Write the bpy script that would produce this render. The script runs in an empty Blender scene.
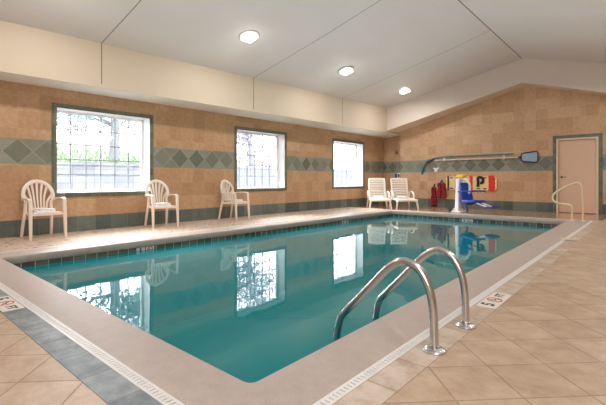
import bpy, bmesh, math, random
from mathutils import Vector, Matrix
random.seed(7)
C = bpy.context.scene.collection
PI = math.pi

# ------------------------------------------------------------------ helpers
def lin(r, g, b):
    f = lambda c: (c/255/12.92) if c/255 <= .04045 else ((c/255+.055)/1.055)**2.4
    return (f(r), f(g), f(b), 1.0)

class MB:
    def __init__(s): s.v = []; s.f = []; s.mi = []
    def add(s, vs, fs, mi=0):
        o = len(s.v); s.v += [tuple(p) for p in vs]
        for f in fs: s.f.append([i+o for i in f]); s.mi.append(mi)
    def quad(s, a, b, c, d, mi=0): s.add([a, b, c, d], [(0, 1, 2, 3)], mi)
    def box(s, x0, x1, y0, y1, z0, z1, mi=0):
        s.add([(x0,y0,z0),(x1,y0,z0),(x1,y1,z0),(x0,y1,z0),(x0,y0,z1),(x1,y0,z1),(x1,y1,z1),(x0,y1,z1)],
              [(3,2,1,0),(4,5,6,7),(0,1,5,4),(1,2,6,5),(2,3,7,6),(3,0,4,7)], mi)
    def sweep(s, pts, prof, up=(0,0,1), mi=0, scale=None, caps=True):
        """prof: list of (a,b): a along the side axis, b along the up axis"""
        pts = [Vector(p) for p in pts]; n = len(pts); m = len(prof); vs = []
        for i, p in enumerate(pts):
            t = (pts[min(i+1, n-1)]-pts[max(i-1, 0)]).normalized()
            u = Vector(up[i] if isinstance(up, list) else up)
            sd = t.cross(u)
            if sd.length < 1e-5: sd = t.cross(Vector((1, .1, 0)))
            sd.normalize(); uu = sd.cross(t).normalized()
            k = scale[i] if scale else 1
            for a, b in prof: vs.append(p+sd*a*k+uu*b*k)
        fs = [(i*m+j, i*m+(j+1) % m, (i+1)*m+(j+1) % m, (i+1)*m+j) for i in range(n-1) for j in range(m)]
        if caps: fs += [tuple(range(m-1, -1, -1)), tuple((n-1)*m+j for j in range(m))]
        s.add(vs, fs, mi)
    def bar(s, pts, w, h, up=(0,0,1), mi=0, scale=None):
        c = min(w, h)*.3; a, b = w/2, h/2
        s.sweep(pts, [(a,-b+c),(a,b-c),(a-c,b),(-a+c,b),(-a,b-c),(-a,-b+c),(-a+c,-b),(a-c,-b)], up, mi, scale)
    def tube(s, pts, r, n=12, mi=0, scale=None):
        # parallel-transport frame so that bends never twist
        pts = [Vector(p) for p in pts]; N = len(pts); vs = []
        t = (pts[1]-pts[0]).normalized(); sd = t.orthogonal().normalized()
        for i, p in enumerate(pts):
            t2 = (pts[min(i+1, N-1)]-pts[max(i-1, 0)]).normalized()
            sd = (sd-t2*sd.dot(t2)).normalized(); uu = t2.cross(sd); k = scale[i] if scale else 1
            for j in range(n):
                a = 2*PI*j/n; vs.append(p+(sd*math.cos(a)+uu*math.sin(a))*r*k)
        fs = [(i*n+j, i*n+(j+1) % n, (i+1)*n+(j+1) % n, (i+1)*n+j) for i in range(N-1) for j in range(n)]
        fs += [tuple(range(n-1, -1, -1)), tuple((N-1)*n+j for j in range(n))]
        s.add(vs, fs, mi)
    def lathe(s, prof, c=(0,0,0), n=24, mi=0, M=None):
        vs = []
        for r, z in prof:
            for j in range(n):
                a = 2*PI*j/n; p = Vector((r*math.cos(a), r*math.sin(a), z))
                if M: p = M @ p
                vs.append(p+Vector(c))
        m = len(prof)
        fs = [(i*n+j, i*n+(j+1) % n, (i+1)*n+(j+1) % n, (i+1)*n+j) for i in range(m-1) for j in range(n)]
        fs += [tuple(range(n-1, -1, -1)), tuple((m-1)*n+j for j in range(n))]
        s.add(vs, fs, mi)
    def prism(s, poly, h0, h1, place=lambda a, b, h: (a, b, h), mi=0, inset=0.0):
        n = len(poly); loops = []
        cx = sum(p[0] for p in poly)/n; cy = sum(p[1] for p in poly)/n
        def ins(p, d):
            L = math.hypot(p[0]-cx, p[1]-cy) or 1
            return (p[0]-(p[0]-cx)/L*d, p[1]-(p[1]-cy)/L*d)
        if inset:
            for d, h in ((inset, h0), (0, h0+inset), (0, h1-inset), (inset, h1)):
                loops.append([place(*ins(p, d), h) for p in poly])
        else:
            loops = [[place(*p, h0) for p in poly], [place(*p, h1) for p in poly]]
        vs = [p for l in loops for p in l]; m = len(loops)
        fs = [(i*n+j, i*n+(j+1) % n, (i+1)*n+(j+1) % n, (i+1)*n+j) for i in range(m-1) for j in range(n)]
        fs += [tuple(range(n-1, -1, -1)), tuple((m-1)*n+j for j in range(n))]
        s.add(vs, fs, mi)
    def build(s, name, mats, parent=None, smooth=40, bevel=0, up=False):
        me = bpy.data.meshes.new(name); me.from_pydata(s.v, [], s.f)
        if not isinstance(mats, (list, tuple)): mats = [mats]
        for m in mats: me.materials.append(m)
        me.polygons.foreach_set('material_index', s.mi)
        bm = bmesh.new(); bm.from_mesh(me); bmesh.ops.recalc_face_normals(bm, faces=bm.faces)
        if up: bm.normal_update(); [f.normal_flip() for f in bm.faces if f.normal.z < 0]
        bm.to_mesh(me); bm.free()
        if smooth:
            me.polygons.foreach_set('use_smooth', [True]*len(me.polygons)); me.set_sharp_from_angle(angle=math.radians(smooth))
        me.update()
        o = bpy.data.objects.new(name, me); C.objects.link(o)
        if parent: o.parent = parent
        if bevel:
            b = o.modifiers.new('bevel', 'BEVEL'); b.width = bevel; b.segments = 2; b.limit_method = 'ANGLE'
        return o

def rrect(w, h, r, n=5, cx=0, cy=0):
    out = []
    for qx, qy, a0 in ((1,1,0),(-1,1,PI/2),(-1,-1,PI),(1,-1,3*PI/2)):
        for i in range(n+1):
            a = a0+PI/2*i/n
            out.append((cx+qx*(w/2-r)+r*math.cos(a), cy+qy*(h/2-r)+r*math.sin(a)))
    return out

def spline(pts, n=6):
    P = [Vector(p) for p in pts]; out = []
    for i in range(len(P)-1):
        p0 = P[max(i-1,0)]; p1 = P[i]; p2 = P[i+1]; p3 = P[min(i+2,len(P)-1)]
        for k in range(n):
            t = k/n
            out.append(.5*((2*p1)+(p2-p0)*t+(2*p0-5*p1+4*p2-p3)*t*t+(3*p1-p0-3*p2+p3)*t**3))
    out.append(P[-1]); return out

def tag(o, label, cat, group=None, kind=None):
    o['label'] = label; o['category'] = cat
    if group: o['group'] = group
    if kind: o['kind'] = kind
    return o
def structure(o): o['kind'] = 'structure'; return o
def empty(name, loc=(0,0,0), rz=0):
    o = bpy.data.objects.new(name, None); C.objects.link(o); o.location = loc; o.rotation_euler = (0,0,rz)
    o.empty_display_size = .1; return o
def copy_tree(o, parent=None):
    kids = list(o.children); c = o.copy(); C.objects.link(c)
    if parent: c.parent = parent
    for k in kids: copy_tree(k, c)
    return c
def text_mesh(body, size, name, mat, parent=None, depth=.0015, bold=.006):
    cu = bpy.data.curves.new('lettering', 'FONT'); cu.body = body; cu.size = size; cu.extrude = depth; cu.offset = bold*size
    cu.align_x = 'CENTER'; cu.align_y = 'CENTER'; cu.resolution_u = 3
    t = bpy.data.objects.new('lettering', cu); C.objects.link(t)
    dg = bpy.context.evaluated_depsgraph_get(); me = bpy.data.meshes.new_from_object(t.evaluated_get(dg))
    bpy.data.objects.remove(t); bpy.data.curves.remove(cu)
    me.materials.clear(); me.materials.append(mat)
    o = bpy.data.objects.new(name, me); C.objects.link(o)
    if parent: o.parent = parent
    return o

# ------------------------------------------------------------------ materials
def newmat(name):
    m = bpy.data.materials.new(name); m.use_nodes = True
    return m, m.node_tree.nodes, m.node_tree.links, m.node_tree.nodes['Principled BSDF']
class NT:
    def __init__(s, m): s.n = m.node_tree.nodes; s.l = m.node_tree.links
    def _in(s, node, i, v):
        if v is None: return
        if isinstance(v, bpy.types.NodeSocket): s.l.new(v, node.inputs[i])
        else: node.inputs[i].default_value = v
    def math(s, op, a, b=None, c=None):
        n = s.n.new('ShaderNodeMath'); n.operation = op; s._in(n,0,a); s._in(n,1,b); s._in(n,2,c); return n.outputs[0]
    def mix(s, f, a, b, mode='MIX'):
        n = s.n.new('ShaderNodeMix'); n.data_type = 'RGBA'; n.blend_type = mode
        s._in(n,0,f); s._in(n,6,a); s._in(n,7,b); return n.outputs[2]
    def xyz(s):
        t = s.n.new('ShaderNodeTexCoord'); p = s.n.new('ShaderNodeSeparateXYZ'); s.l.new(t.outputs['Object'], p.inputs[0])
        return p.outputs, t.outputs['Object']
    def comb(s, x, y, z=0.0):
        n = s.n.new('ShaderNodeCombineXYZ'); s._in(n,0,x); s._in(n,1,y); s._in(n,2,z); return n.outputs[0]
    def white(s, vec):
        n = s.n.new('ShaderNodeTexWhiteNoise'); n.noise_dimensions = '3D'; s.l.new(vec, n.inputs['Vector']); return n.outputs['Value']
    def noise(s, vec, scale, detail=3, rough=.55):
        n = s.n.new('ShaderNodeTexNoise'); s.l.new(vec, n.inputs['Vector']); n.inputs['Scale'].default_value = scale
        n.inputs['Detail'].default_value = detail; n.inputs['Roughness'].default_value = rough; return n.outputs['Fac']
    def ramp(s, f, stops):
        n = s.n.new('ShaderNodeValToRGB'); s.l.new(f, n.inputs[0]); e = n.color_ramp.elements
        while len(e) < len(stops): e.new(.5)
        for el, (p, c) in zip(e, stops): el.position = p; el.color = c
        return n.outputs[0]
    def range(s, v, a, b, c=0., d=1.):
        n = s.n.new('ShaderNodeMapRange'); s._in(n,0,v); n.inputs[1].default_value = a; n.inputs[2].default_value = b
        n.inputs[3].default_value = c; n.inputs[4].default_value = d; return n.outputs[0]
    def bump(s, h, dist, strength=1.):
        n = s.n.new('ShaderNodeBump'); s.l.new(h, n.inputs['Height']); n.inputs['Distance'].default_value = dist
        n.inputs['Strength'].default_value = strength; return n.outputs[0]
    def between(s, v, a, b): return s.math('MULTIPLY', s.math('GREATER_THAN', v, a), s.math('LESS_THAN', v, b))
    def tile(s, u, v, sx, sy, ou=0., ov=0., g=.006):
        """returns cell vector, grout mask (1 = grout)"""
        a = s.math('DIVIDE', s.math('SUBTRACT', u, ou), sx); b = s.math('DIVIDE', s.math('SUBTRACT', v, ov), sy)
        ca, cb = s.math('FLOOR', a), s.math('FLOOR', b)
        fa, fb = s.math('FRACT', a), s.math('FRACT', b)
        da = s.math('MULTIPLY', s.math('MINIMUM', fa, s.math('SUBTRACT', 1., fa)), sx)
        db = s.math('MULTIPLY', s.math('MINIMUM', fb, s.math('SUBTRACT', 1., fb)), sy)
        d = s.math('MINIMUM', da, db)
        return s.comb(ca, cb), s.range(d, g*.35, g*.65, 1., 0.), ca, cb

def plain(name, col, rough=.5, metal=0, noise=0., nscale=20, bump=0., spec=.5):
    m, n, l, p = newmat(name); t = NT(m)
    p.inputs['Roughness'].default_value = rough; p.inputs['Metallic'].default_value = metal
    p.inputs['Specular IOR Level'].default_value = spec
    _, vec = t.xyz(); f = t.noise(vec, nscale)
    k = noise or .03
    c = t.mix(f, tuple(x*(1-k) for x in col[:3])+(1,), tuple(min(1, x*(1+k)) for x in col[:3])+(1,))
    l.new(c, p.inputs['Base Color'])
    if bump: l.new(t.bump(f, bump), p.inputs['Normal'])
    return m

FIELD = [(.1, lin(166,130,98)), (.35, lin(182,146,113)), (.6, lin(192,157,125)), (.85, lin(200,168,138)), (1., lin(206,176,148))]
SLATE = [(.1, lin(62,77,76)), (.4, lin(88,100,96)), (.7, lin(112,120,112)), (.95, lin(138,142,132))]
def wall_tile(name, axis, ou=0., fieldshift=(1,1,1,1)):
    m, n, l, p = newmat(name); t = NT(m); o, vec = t.xyz(); u = o[axis]; z = o[2]; S = .3048
    cell, gr, ca, cb = t.tile(u, z, S, S, ou, .28, .007)
    r = t.white(cell)
    big, _, _, _ = t.tile(u, z, S*4, S, ou+.11, .28, .001)
    r2 = t.white(t.comb(t.math('ADD', t.math('FLOOR', t.math('DIVIDE', u, S*5)), 17.3), cb))
    low = t.noise(vec, .6, 2)
    f = t.math('ADD', t.math('ADD', t.math('MULTIPLY', r, .35), t.math('MULTIPLY', r2, .24)), t.math('MULTIPLY', low, .4))
    col = t.ramp(f, FIELD)
    mott = t.noise(vec, 14, 4)
    col = t.mix(.3, col, t.ramp(mott, [(.3, (.35,.33,.3,1)), (.7, (.75,.75,.75,1))]), 'OVERLAY')
    col = t.mix(1., col, fieldshift, 'MULTIPLY')
    col = t.mix(t.math('MULTIPLY', gr, .45), col, lin(196,170,142))
    # slate colours, shared by the base course and the diamond band
    cell2, gr2, _, _ = t.tile(u, z, S, .28, ou, 0., .008)
    s_f = t.math('ADD', t.math('MULTIPLY', t.white(cell2), .5), t.math('MULTIPLY', t.noise(vec, 7, 5, .65), .55))
    base = t.mix(t.math('MULTIPLY', gr2, .55), t.ramp(s_f, SLATE), lin(150,146,130))
    q = math.sqrt(2)*S; zc = t.math('SUBTRACT', z, 1.42); us = t.math('SUBTRACT', u, ou+.1)
    a = t.math('ADD', us, zc); b = t.math('SUBTRACT', us, zc)
    k = 1/math.sqrt(2)
    cell3, gr3, c1, c2 = t.tile(t.math('MULTIPLY', a, k), t.math('MULTIPLY', b, k), S, S, -S/2, -S/2, .011)
    same = t.math('LESS_THAN', t.math('ABSOLUTE', t.math('SUBTRACT', c1, c2)), .5)
    d_f = t.math('ADD', t.math('MULTIPLY', t.white(cell3), .6), t.math('MULTIPLY', t.noise(vec, 9, 5, .7), .5))
    dia = t.mix(same, t.ramp(d_f, [(0., lin(110,116,104)), (1., lin(152,154,142))]), t.ramp(d_f, [(0., lin(84,92,80)), (1., lin(134,136,122))]))
    dia = t.mix(t.math('MULTIPLY', gr3, .75), dia, lin(168,164,142))
    zone_b = t.between(z, 1.205, 1.635); zone_0 = t.math('LESS_THAN', z, .28)
    col = t.mix(zone_b, col, dia); col = t.mix(zone_0, col, base)
    l.new(col, p.inputs['Base Color']); p.inputs['Roughness'].default_value = .42; p.inputs['Specular IOR Level'].default_value = .35
    l.new(t.bump(t.math('SUBTRACT', 1., gr), .002, .5), p.inputs['Normal'])
    return m

def floor_tile(name, diag, stops, size=.305, ou=0., ov=0., rough=.3, groutc=lin(150,128,104), g=.008, sy=None):
    m, n, l, p = newmat(name); t = NT(m); o, vec = t.xyz(); u, v = o[0], o[1]
    if diag:
        k = 1/math.sqrt(2)
        u, v = t.math('MULTIPLY', t.math('ADD', o[0], o[1]), k), t.math('MULTIPLY', t.math('SUBTRACT', o[1], o[0]), k)
    cell, gr, _, _ = t.tile(u, v, size, sy or size, ou, ov, g)
    f = t.math('ADD', t.math('MULTIPLY', t.white(cell), .25), t.range(t.noise(vec, 7, 7, .7), .3, .7, 0., .75))
    col = t.mix(t.math('MULTIPLY', gr, .7), t.ramp(f, stops), groutc)
    l.new(col, p.inputs['Base Color'])
    l.new(t.math('ADD', t.math('MULTIPLY', gr, .3), t.range(t.noise(vec, 9, 3), .3, .7, rough-.06, rough+.08)), p.inputs['Roughness'])
    l.new(t.bump(t.math('ADD', t.math('SUBTRACT', 1., gr), t.math('MULTIPLY', t.noise(vec, 25, 4), .25)), .003, .5), p.inputs['Normal'])
    return m

M = {}
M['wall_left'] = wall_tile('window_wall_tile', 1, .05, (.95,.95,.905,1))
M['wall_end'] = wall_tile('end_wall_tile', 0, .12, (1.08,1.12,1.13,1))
TAN = [(.1, lin(166,142,118)), (.45, lin(184,161,137)), (.7, lin(195,174,151)), (1., lin(206,187,166))]
M['floor_right'] = floor_tile('tan_diagonal_tile', True, TAN, .305, .16, .145, .34)
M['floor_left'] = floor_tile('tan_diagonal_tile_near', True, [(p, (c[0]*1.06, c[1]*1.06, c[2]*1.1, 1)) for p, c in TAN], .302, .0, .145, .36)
M['floor_deck'] = floor_tile('deck_tile_wall_reflection', False, [(.15, lin(168,128,96)), (.6, lin(190,150,116)), (1., lin(200,164,130))], .305, .05, .1, .13)  # far deck browned: the end wall's reflection put into the colour
M['slate'] = floor_tile('blue_slate_border', False, [(.1, lin(92,104,112)), (.4, lin(118,130,138)), (.65, lin(142,152,158)), (.95, lin(168,175,178))], .3048, .09, .728, .42, lin(120,118,114), .007, .158)
M['mottle'] = floor_tile('mottled_border_tile', False, [(.1, lin(158,136,116)), (.4, lin(184,165,147)), (.65, lin(202,187,172)), (1., lin(212,202,192))], .16, -1.02, .1, .36, lin(150,130,110), .007, .3048)

def coping_mat():
    m, n, l, p = newmat('coping_aggregate'); t = NT(m); _, vec = t.xyz()
    fine = t.noise(vec, 160, 3, .7); mid = t.noise(vec, 12, 4, .6)
    f = t.math('ADD', t.math('MULTIPLY', fine, .6), t.math('MULTIPLY', mid, .4))
    l.new(t.ramp(f, [(.3, lin(158,144,136)), (.5, lin(186,172,163)), (.7, lin(204,192,184))]), p.inputs['Base Color'])
    l.new(t.range(mid, .3, .7, .30, .5), p.inputs['Roughness'])
    l.new(t.bump(t.noise(vec, 70, 5, .75), .006, .9), p.inputs['Normal'])
    return m
M['coping'] = coping_mat()

def ceiling_mat():
    m, n, l, p = newmat('painted_ceiling'); t = NT(m); o, vec = t.xyz()
    line = None
    for y in (-.5, 2.96, 6.45, 10.0):
        b = t.math('LESS_THAN', t.math('ABSOLUTE', t.math('SUBTRACT', o[1], y)), .009)
        line = b if line is None else t.math('MAXIMUM', line, b)
    line = t.math('MULTIPLY', line, t.math('LESS_THAN', o[0], -2.86))
    line = t.math('MULTIPLY', line, t.math('GREATER_THAN', o[2], 2.63))
    ridge = t.math('MULTIPLY', t.between(o[0], -2.885, -2.862), t.math('GREATER_THAN', o[2], 4.45))
    line = t.math('MAXIMUM', line, ridge)
    c = t.mix(t.noise(vec, 1.2, 3), lin(206,200,195), lin(214,209,205))
    l.new(t.mix(t.math('MULTIPLY', line, .75), c, lin(70,62,52)), p.inputs['Base Color'])
    p.inputs['Roughness'].default_value = .6; p.inputs['Specular IOR Level'].default_value = .25
    l.new(t.bump(t.noise(vec, 90, 3), .0015, .3), p.inputs['Normal'])
    return m
M['ceiling'] = ceiling_mat()
def wet(m, w=.6, r=.12):
    p = m.node_tree.nodes['Principled BSDF']; p.inputs['Coat Weight'].default_value = w; p.inputs['Coat Roughness'].default_value = r
wet(M['floor_deck'], .4, .2)
M['floor_window_lit'] = floor_tile('window_lit_deck_tile', False, [(.0, lin(200,174,156)), (1., lin(222,200,184))], .305, .05, .1, .3, lin(186,164,146))  # deck tile paled: window light on this strip put into the colour
M['fixture_trim'] = plain('grey_fixture_trim', lin(168,164,160), .4)
M['cream_paint'] = plain('cream_painted_beam', lin(218,202,180), .6, noise=.03, nscale=2, spec=.25)
M['beam_paint'] = plain('warm_white_beam_paint', lin(210,198,186), .6, noise=.02, nscale=2, spec=.25)
M['soffit'] = plain('soffit_bounce_lit_paint', lin(232,226,216), .5, noise=.02, nscale=2)  # whitened: light bounced from windows and floor put into the colour
M['white_paint'] = plain('white_reveal_paint', lin(236,236,236), .4, noise=.02, nscale=6)
M['muntin'] = plain('grey_white_muntin', lin(150,154,162), .4, noise=.03)
M['border_slate'] = floor_tile('window_border_slate', False, SLATE, .15, 0, .1, .4, lin(140,140,124), .006, .1524)
def border_mat():
    m, n, l, p = newmat('green_slate_trim'); t = NT(m); o, vec = t.xyz()
    cell, gr, _, _ = t.tile(t.math('ADD', o[1], o[0]), o[2], .1524, .1524, .03, .02, .006)
    f = t.math('ADD', t.math('MULTIPLY', t.white(cell), .45), t.math('MULTIPLY', t.noise(vec, 9, 5), .5))
    l.new(t.mix(t.math('MULTIPLY', gr, .5), t.ramp(f, [(0., lin(66,76,66)), (1., lin(126,130,114))]), lin(150,148,128)), p.inputs['Base Color'])
    p.inputs['Roughness'].default_value = .42
    return m
M['green_trim'] = border_mat()
M['white_plastic'] = plain('gutter_white_plastic', lin(226,226,226), .35, noise=.03)
M['gutter_dark'] = plain('gutter_slot_shadow', lin(120,118,116), .7)
M['resin'] = plain('cream_resin', lin(232,219,206), .38, noise=.04, nscale=9)
M['resin_white'] = plain('white_resin', lin(240,231,218), .38, noise=.03, nscale=9)
def towel_mat():
    m, n, l, p = newmat('white_towel'); t = NT(m); _, vec = t.xyz()
    f = t.noise(vec, 16, 2); c = t.ramp(f, [(.0, lin(240,240,242)), (.62, lin(238,238,242)), (.68, lin(150,165,190)), (.74, lin(236,236,240))])
    l.new(c, p.inputs['Base Color']); p.inputs['Roughness'].default_value = .9
    l.new(t.bump(t.noise(vec, 220, 2), .004, .6), p.inputs['Normal']); return m
M['towel'] = towel_mat()
M['steel'] = plain('brushed_steel', lin(205,206,208), .26, 1., noise=.06, nscale=30)
M['cream_rail'] = plain('cream_coated_rail', lin(232,216,182), .3, noise=.03)
M['door'] = plain('beige_door_paint', lin(220,188,164), .4, noise=.03, nscale=3)
M['door_frame'] = plain('cream_door_frame', lin(226,206,178), .4, noise=.03)
M['black'] = plain('black_hardware', lin(26,25,26), .4)
M['dark_joint'] = plain('door_shadow_gap', lin(70,54,42), .8)
M['red_vest'] = plain('maroon_vest_nylon', lin(150,24,40), .7, noise=.15, nscale=12)
M['board'] = plain('tan_backboard_plastic', lin(240,214,160), .4, noise=.05, nscale=8)
M['red'] = plain('red_strap', lin(232,50,26), .6, noise=.08)
M['yellow'] = plain('yellow_plastic', lin(240,196,20), .45, noise=.05)
M['blue'] = plain('blue_seat_plastic', lin(22,70,180), .35, noise=.12, nscale=6)
M['navy'] = plain('navy_webbing', lin(26,42,104), .7, noise=.1)
M['lift_white'] = plain('white_lift_enamel', lin(234,234,238), .3, noise=.03)
M['teal_pole'] = plain('teal_anodised_pole', lin(86,140,140), .35, .3, noise=.05)
M['alu_pole'] = plain('pale_pole', lin(216,206,190), .35, .2, noise=.04)
M['net_frame'] = plain('blue_net_frame', lin(24,52,96), .45, noise=.06)
M['net_mesh'] = plain('pale_blue_net', lin(160,180,196), .8, noise=.12, nscale=120)
M['brush_blue'] = plain('blue_brush_bristles', lin(70,104,130), .7, noise=.15, nscale=60)
M['marker_white'] = plain('marker_tile_white', lin(232,228,222), .3, noise=.02)
M['marker_black'] = plain('marker_black', lin(18,18,20), .5)
M['marker_red'] = plain('marker_red', lin(176,40,44), .5)
M['sign_blue'] = plain('sign_blue', lin(70,84,130), .5)
M['bar_cover'] = plain('cream_cover_strip', lin(222,210,184), .4)
M['brown_sensor'] = plain('brown_plastic', lin(110,78,52), .5)

def poolwall_mat():
    m, n, l, p = newmat('waterline_tile'); t = NT(m); o, vec = t.xyz()
    cell, gr, _, _ = t.tile(t.math('ADD', o[0], o[1]), o[2], .1524, .1524, .02, -.2524, .009)
    f = t.math('ADD', t.math('MULTIPLY', t.white(cell), .5), t.math('MULTIPLY', t.noise(vec, 12, 4), .5))
    l.new(t.mix(gr, t.ramp(f, [(.2, lin(66,62,54)), (.6, lin(112,106,92)), (1., lin(140,134,118))]), lin(216,212,200)), p.inputs['Base Color'])
    p.inputs['Roughness'].default_value = .3; return m
M['pool_tile'] = poolwall_mat()
M['plaster'] = plain('pool_plaster', lin(70,208,210), .7, noise=.05, nscale=2)

def water_mat():
    m, n, l, p = newmat('pool_water_surface'); t = NT(m); n.remove(p); out = n['Material Output']; o, vec = t.xyz()
    mp = n.new('ShaderNodeMapping'); l.new(vec, mp.inputs[0])
    h = t.math('ADD', t.math('MULTIPLY', t.noise(mp.outputs[0], 2.2, 2), 1.), t.math('MULTIPLY', t.noise(mp.outputs[0], 9, 2), .12))
    nb = t.bump(h, .010, .16)
    g = n.new('ShaderNodeBsdfGlossy'); g.inputs['Roughness'].default_value = .015; l.new(nb, g.inputs['Normal'])
    g.inputs['Color'].default_value = (1,1,1,1)
    tr = n.new('ShaderNodeBsdfTransparent'); tr.inputs['Color'].default_value = (.03,.80,.81,1)
    fr = n.new('ShaderNodeFresnel'); fr.inputs['IOR'].default_value = 1.29; l.new(nb, fr.inputs['Normal'])
    mx = n.new('ShaderNodeMixShader'); l.new(fr.outputs[0], mx.inputs[0]); df = n.new('ShaderNodeBsdfDiffuse'); df.inputs['Color'].default_value = (.001,.27,.315,1)      # light scattered back by the water body
    ms = n.new('ShaderNodeMixShader'); ms.inputs[0].default_value = .62; l.new(tr.outputs[0], ms.inputs[1]); l.new(df.outputs[0], ms.inputs[2])
    l.new(ms.outputs[0], mx.inputs[1]); l.new(g.outputs[0], mx.inputs[2])
    l.new(mx.outputs[0], out.inputs['Surface']); return m
M['water'] = water_mat()
def glass_mat():
    m, n, l, p = newmat('window_glass'); t = NT(m); n.remove(p); out = n['Material Output']
    g = n.new('ShaderNodeBsdfGlossy'); g.inputs['Roughness'].default_value = .02
    tr = n.new('ShaderNodeBsdfTransparent'); tr.inputs['Color'].default_value = (.95,.97,.98,1)
    fr = n.new('ShaderNodeFresnel'); fr.inputs['IOR'].default_value = 1.2
    mx = n.new('ShaderNodeMixShader'); l.new(fr.outputs[0], mx.inputs[0]); l.new(tr.outputs[0], mx.inputs[1]); l.new(g.outputs[0], mx.inputs[2])
    l.new(mx.outputs[0], out.inputs['Surface']); return m
M['glass'] = glass_mat()
def emit_mat():
    m, n, l, p = newmat('lit_lens'); p.inputs['Base Color'].default_value = (1,1,1,1)
    p.inputs['Emission Color'].default_value = (1,.97,.92,1); p.inputs['Emission Strength'].default_value = 5.; return m
M['lens'] = emit_mat()
def block_mat():
    m, n, l, p = newmat('grey_block'); t = NT(m); o, vec = t.xyz()
    cell, gr, _, _ = t.tile(o[1], o[2], .6, .2, .1, .05, .03)
    f = t.math('ADD', t.math('MULTIPLY', t.white(cell), .5), t.math('MULTIPLY', t.noise(vec, 4, 4), .5))
    l.new(t.mix(t.math('MULTIPLY', gr, .6), t.ramp(f, [(.1, lin(112,112,118)), (1., lin(146,146,150))]), lin(92,92,100)), p.inputs['Base Color'])
    p.inputs['Roughness'].default_value = .9; return m
M['block'] = block_mat()
M['fence'] = plain('grey_fence_boards', lin(128,130,142), .9, noise=.12, nscale=6)
M['grass'] = plain('grass_blades', lin(108,128,92), .9, noise=.25, nscale=3)
M['soil'] = plain('outside_ground', lin(104,106,104), .95, noise=.1, nscale=2)
M['bark'] = plain('tree_bark', lin(120,118,124), .95, noise=.2, nscale=10)
M['leaf'] = plain('grey_green_leaf', lin(132,143,146), .8, noise=.3, nscale=3)
M['leaf_pink'] = plain('pinkish_leaf', lin(160,150,162), .8, noise=.25, nscale=3)

# ------------------------------------------------------------------ room
XW, YE, YN, XR = -7.92, 13.5, -2.5, 2.2          # window wall, end wall, near wall, right wall
RX, RZ = -2.86, 4.47                             # ridge
NX, NY = -7.04, 13.85                             # niche beside the end wall
WINS = [(2.37, 4.26), (6.43, 8.33), (10.5, 12.42)]
WZ0, WZ1 = .635, 2.30
BT = .078                                        # slate border round each window
opens = [(a+BT, b-BT, WZ0+BT, WZ1-BT) for a, b in WINS]

# window wall with three openings
mb = MB()
ys = sorted({YN, NY}|{v for o in opens for v in o[:2]}); z0o, z1o = opens[0][2], opens[0][3]
for ya, yb in zip(ys[:-1], ys[1:]):
    hole = any(abs(ya-o[0]) < 1e-6 for o in opens)
    for za, zb in ((0, z0o), (z0o, z1o), (z1o, 2.75)):
        if hole and za == z0o: continue
        mb.quad((XW,ya,za),(XW,yb,za),(XW,yb,zb),(XW,ya,zb))
structure(mb.build('wall_left', M['wall_left'], smooth=0))
mb = MB()
mb.quad((XW,NY,0),(NX,NY,0),(NX,NY,2.75),(XW,NY,2.75))
mb.quad((NX,NY,0),(NX,YE,0),(NX,YE,2.75),(NX,NY,2.75))
DX0, DX1, DZ = -2.10, -1.12, 2.12
for x0, x1, z0, z1 in ((NX, DX0, 0, 5), (DX1, XR, 0, 5), (DX0, DX1, DZ, 5)):
    mb.quad((x0,YE,z0),(x1,YE,z0),(x1,YE,z1),(x0,YE,z1))
structure(mb.build('wall_end', M['wall_end'], smooth=0))
mb = MB(); mb.quad((XR,YN,0),(XR,YE,0),(XR,YE,4),(XR,YN,4)); structure(mb.build('wall_right', M['wall_end'], smooth=0))
mb = MB(); mb.quad((XW,YN,0),(XR,YN,0),(XR,YN,5),(XW,YN,5)); structure(mb.build('wall_near', M['wall_end'], smooth=0))

# sloped ceiling, window-side bulkhead, end beam
def fasc(y): t = (y-1.5)/11.1; return -7.33+.23*t, 3.33+.15*t, 2.565+.05*t   # x, top z, bottom z
mb = MB()
fx0, ft0, fb0 = fasc(YN); fx1, ft1, fb1 = fasc(12.75)
mb.quad((fx0-.3,YN,ft0-.07),(RX,YN,RZ),(RX,YE,RZ),(fx1-.3,YE,ft1-.07))
mb.quad((RX,YN,RZ),(XR,YN,RZ-(XR-RX)*.262),(XR,YE,RZ-(XR-RX)*.262),(RX,YE,RZ))
structure(mb.build('ceiling', M['ceiling'], smooth=0))
mb = MB()
fx1, ft1, fb1 = fasc(YE)
mb.quad((fx0,YN,fb0),(fx1,YE,fb1),(fx1,YE,ft1+.1),(fx0,YN,ft0+.1), 0)
mb.quad((fx0,YN,fb0),(fx1,YE,fb1),(XW-.01,YE,fb1-.05),(XW-.01,YN,fb0), 1)
mb.quad((fx1+.1,YE,fb1),(fx1+.1,NY+.01,fb1),(XW-.01,NY+.01,fb1-.05),(XW-.01,YE,fb1-.05), 1)
mb.add([(fx1+.1,YE,fb1),(fx1,YE,fb1),(XW-.01,YE,fb1-.05)], [(0,1,2)], 1)
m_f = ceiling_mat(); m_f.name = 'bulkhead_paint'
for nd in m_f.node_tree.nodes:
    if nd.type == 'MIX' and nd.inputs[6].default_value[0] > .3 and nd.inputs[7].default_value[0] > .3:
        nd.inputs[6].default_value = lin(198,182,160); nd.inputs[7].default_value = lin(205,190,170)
structure(mb.build('ceiling_bulkhead', [m_f, M['soffit']], smooth=0))
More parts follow.
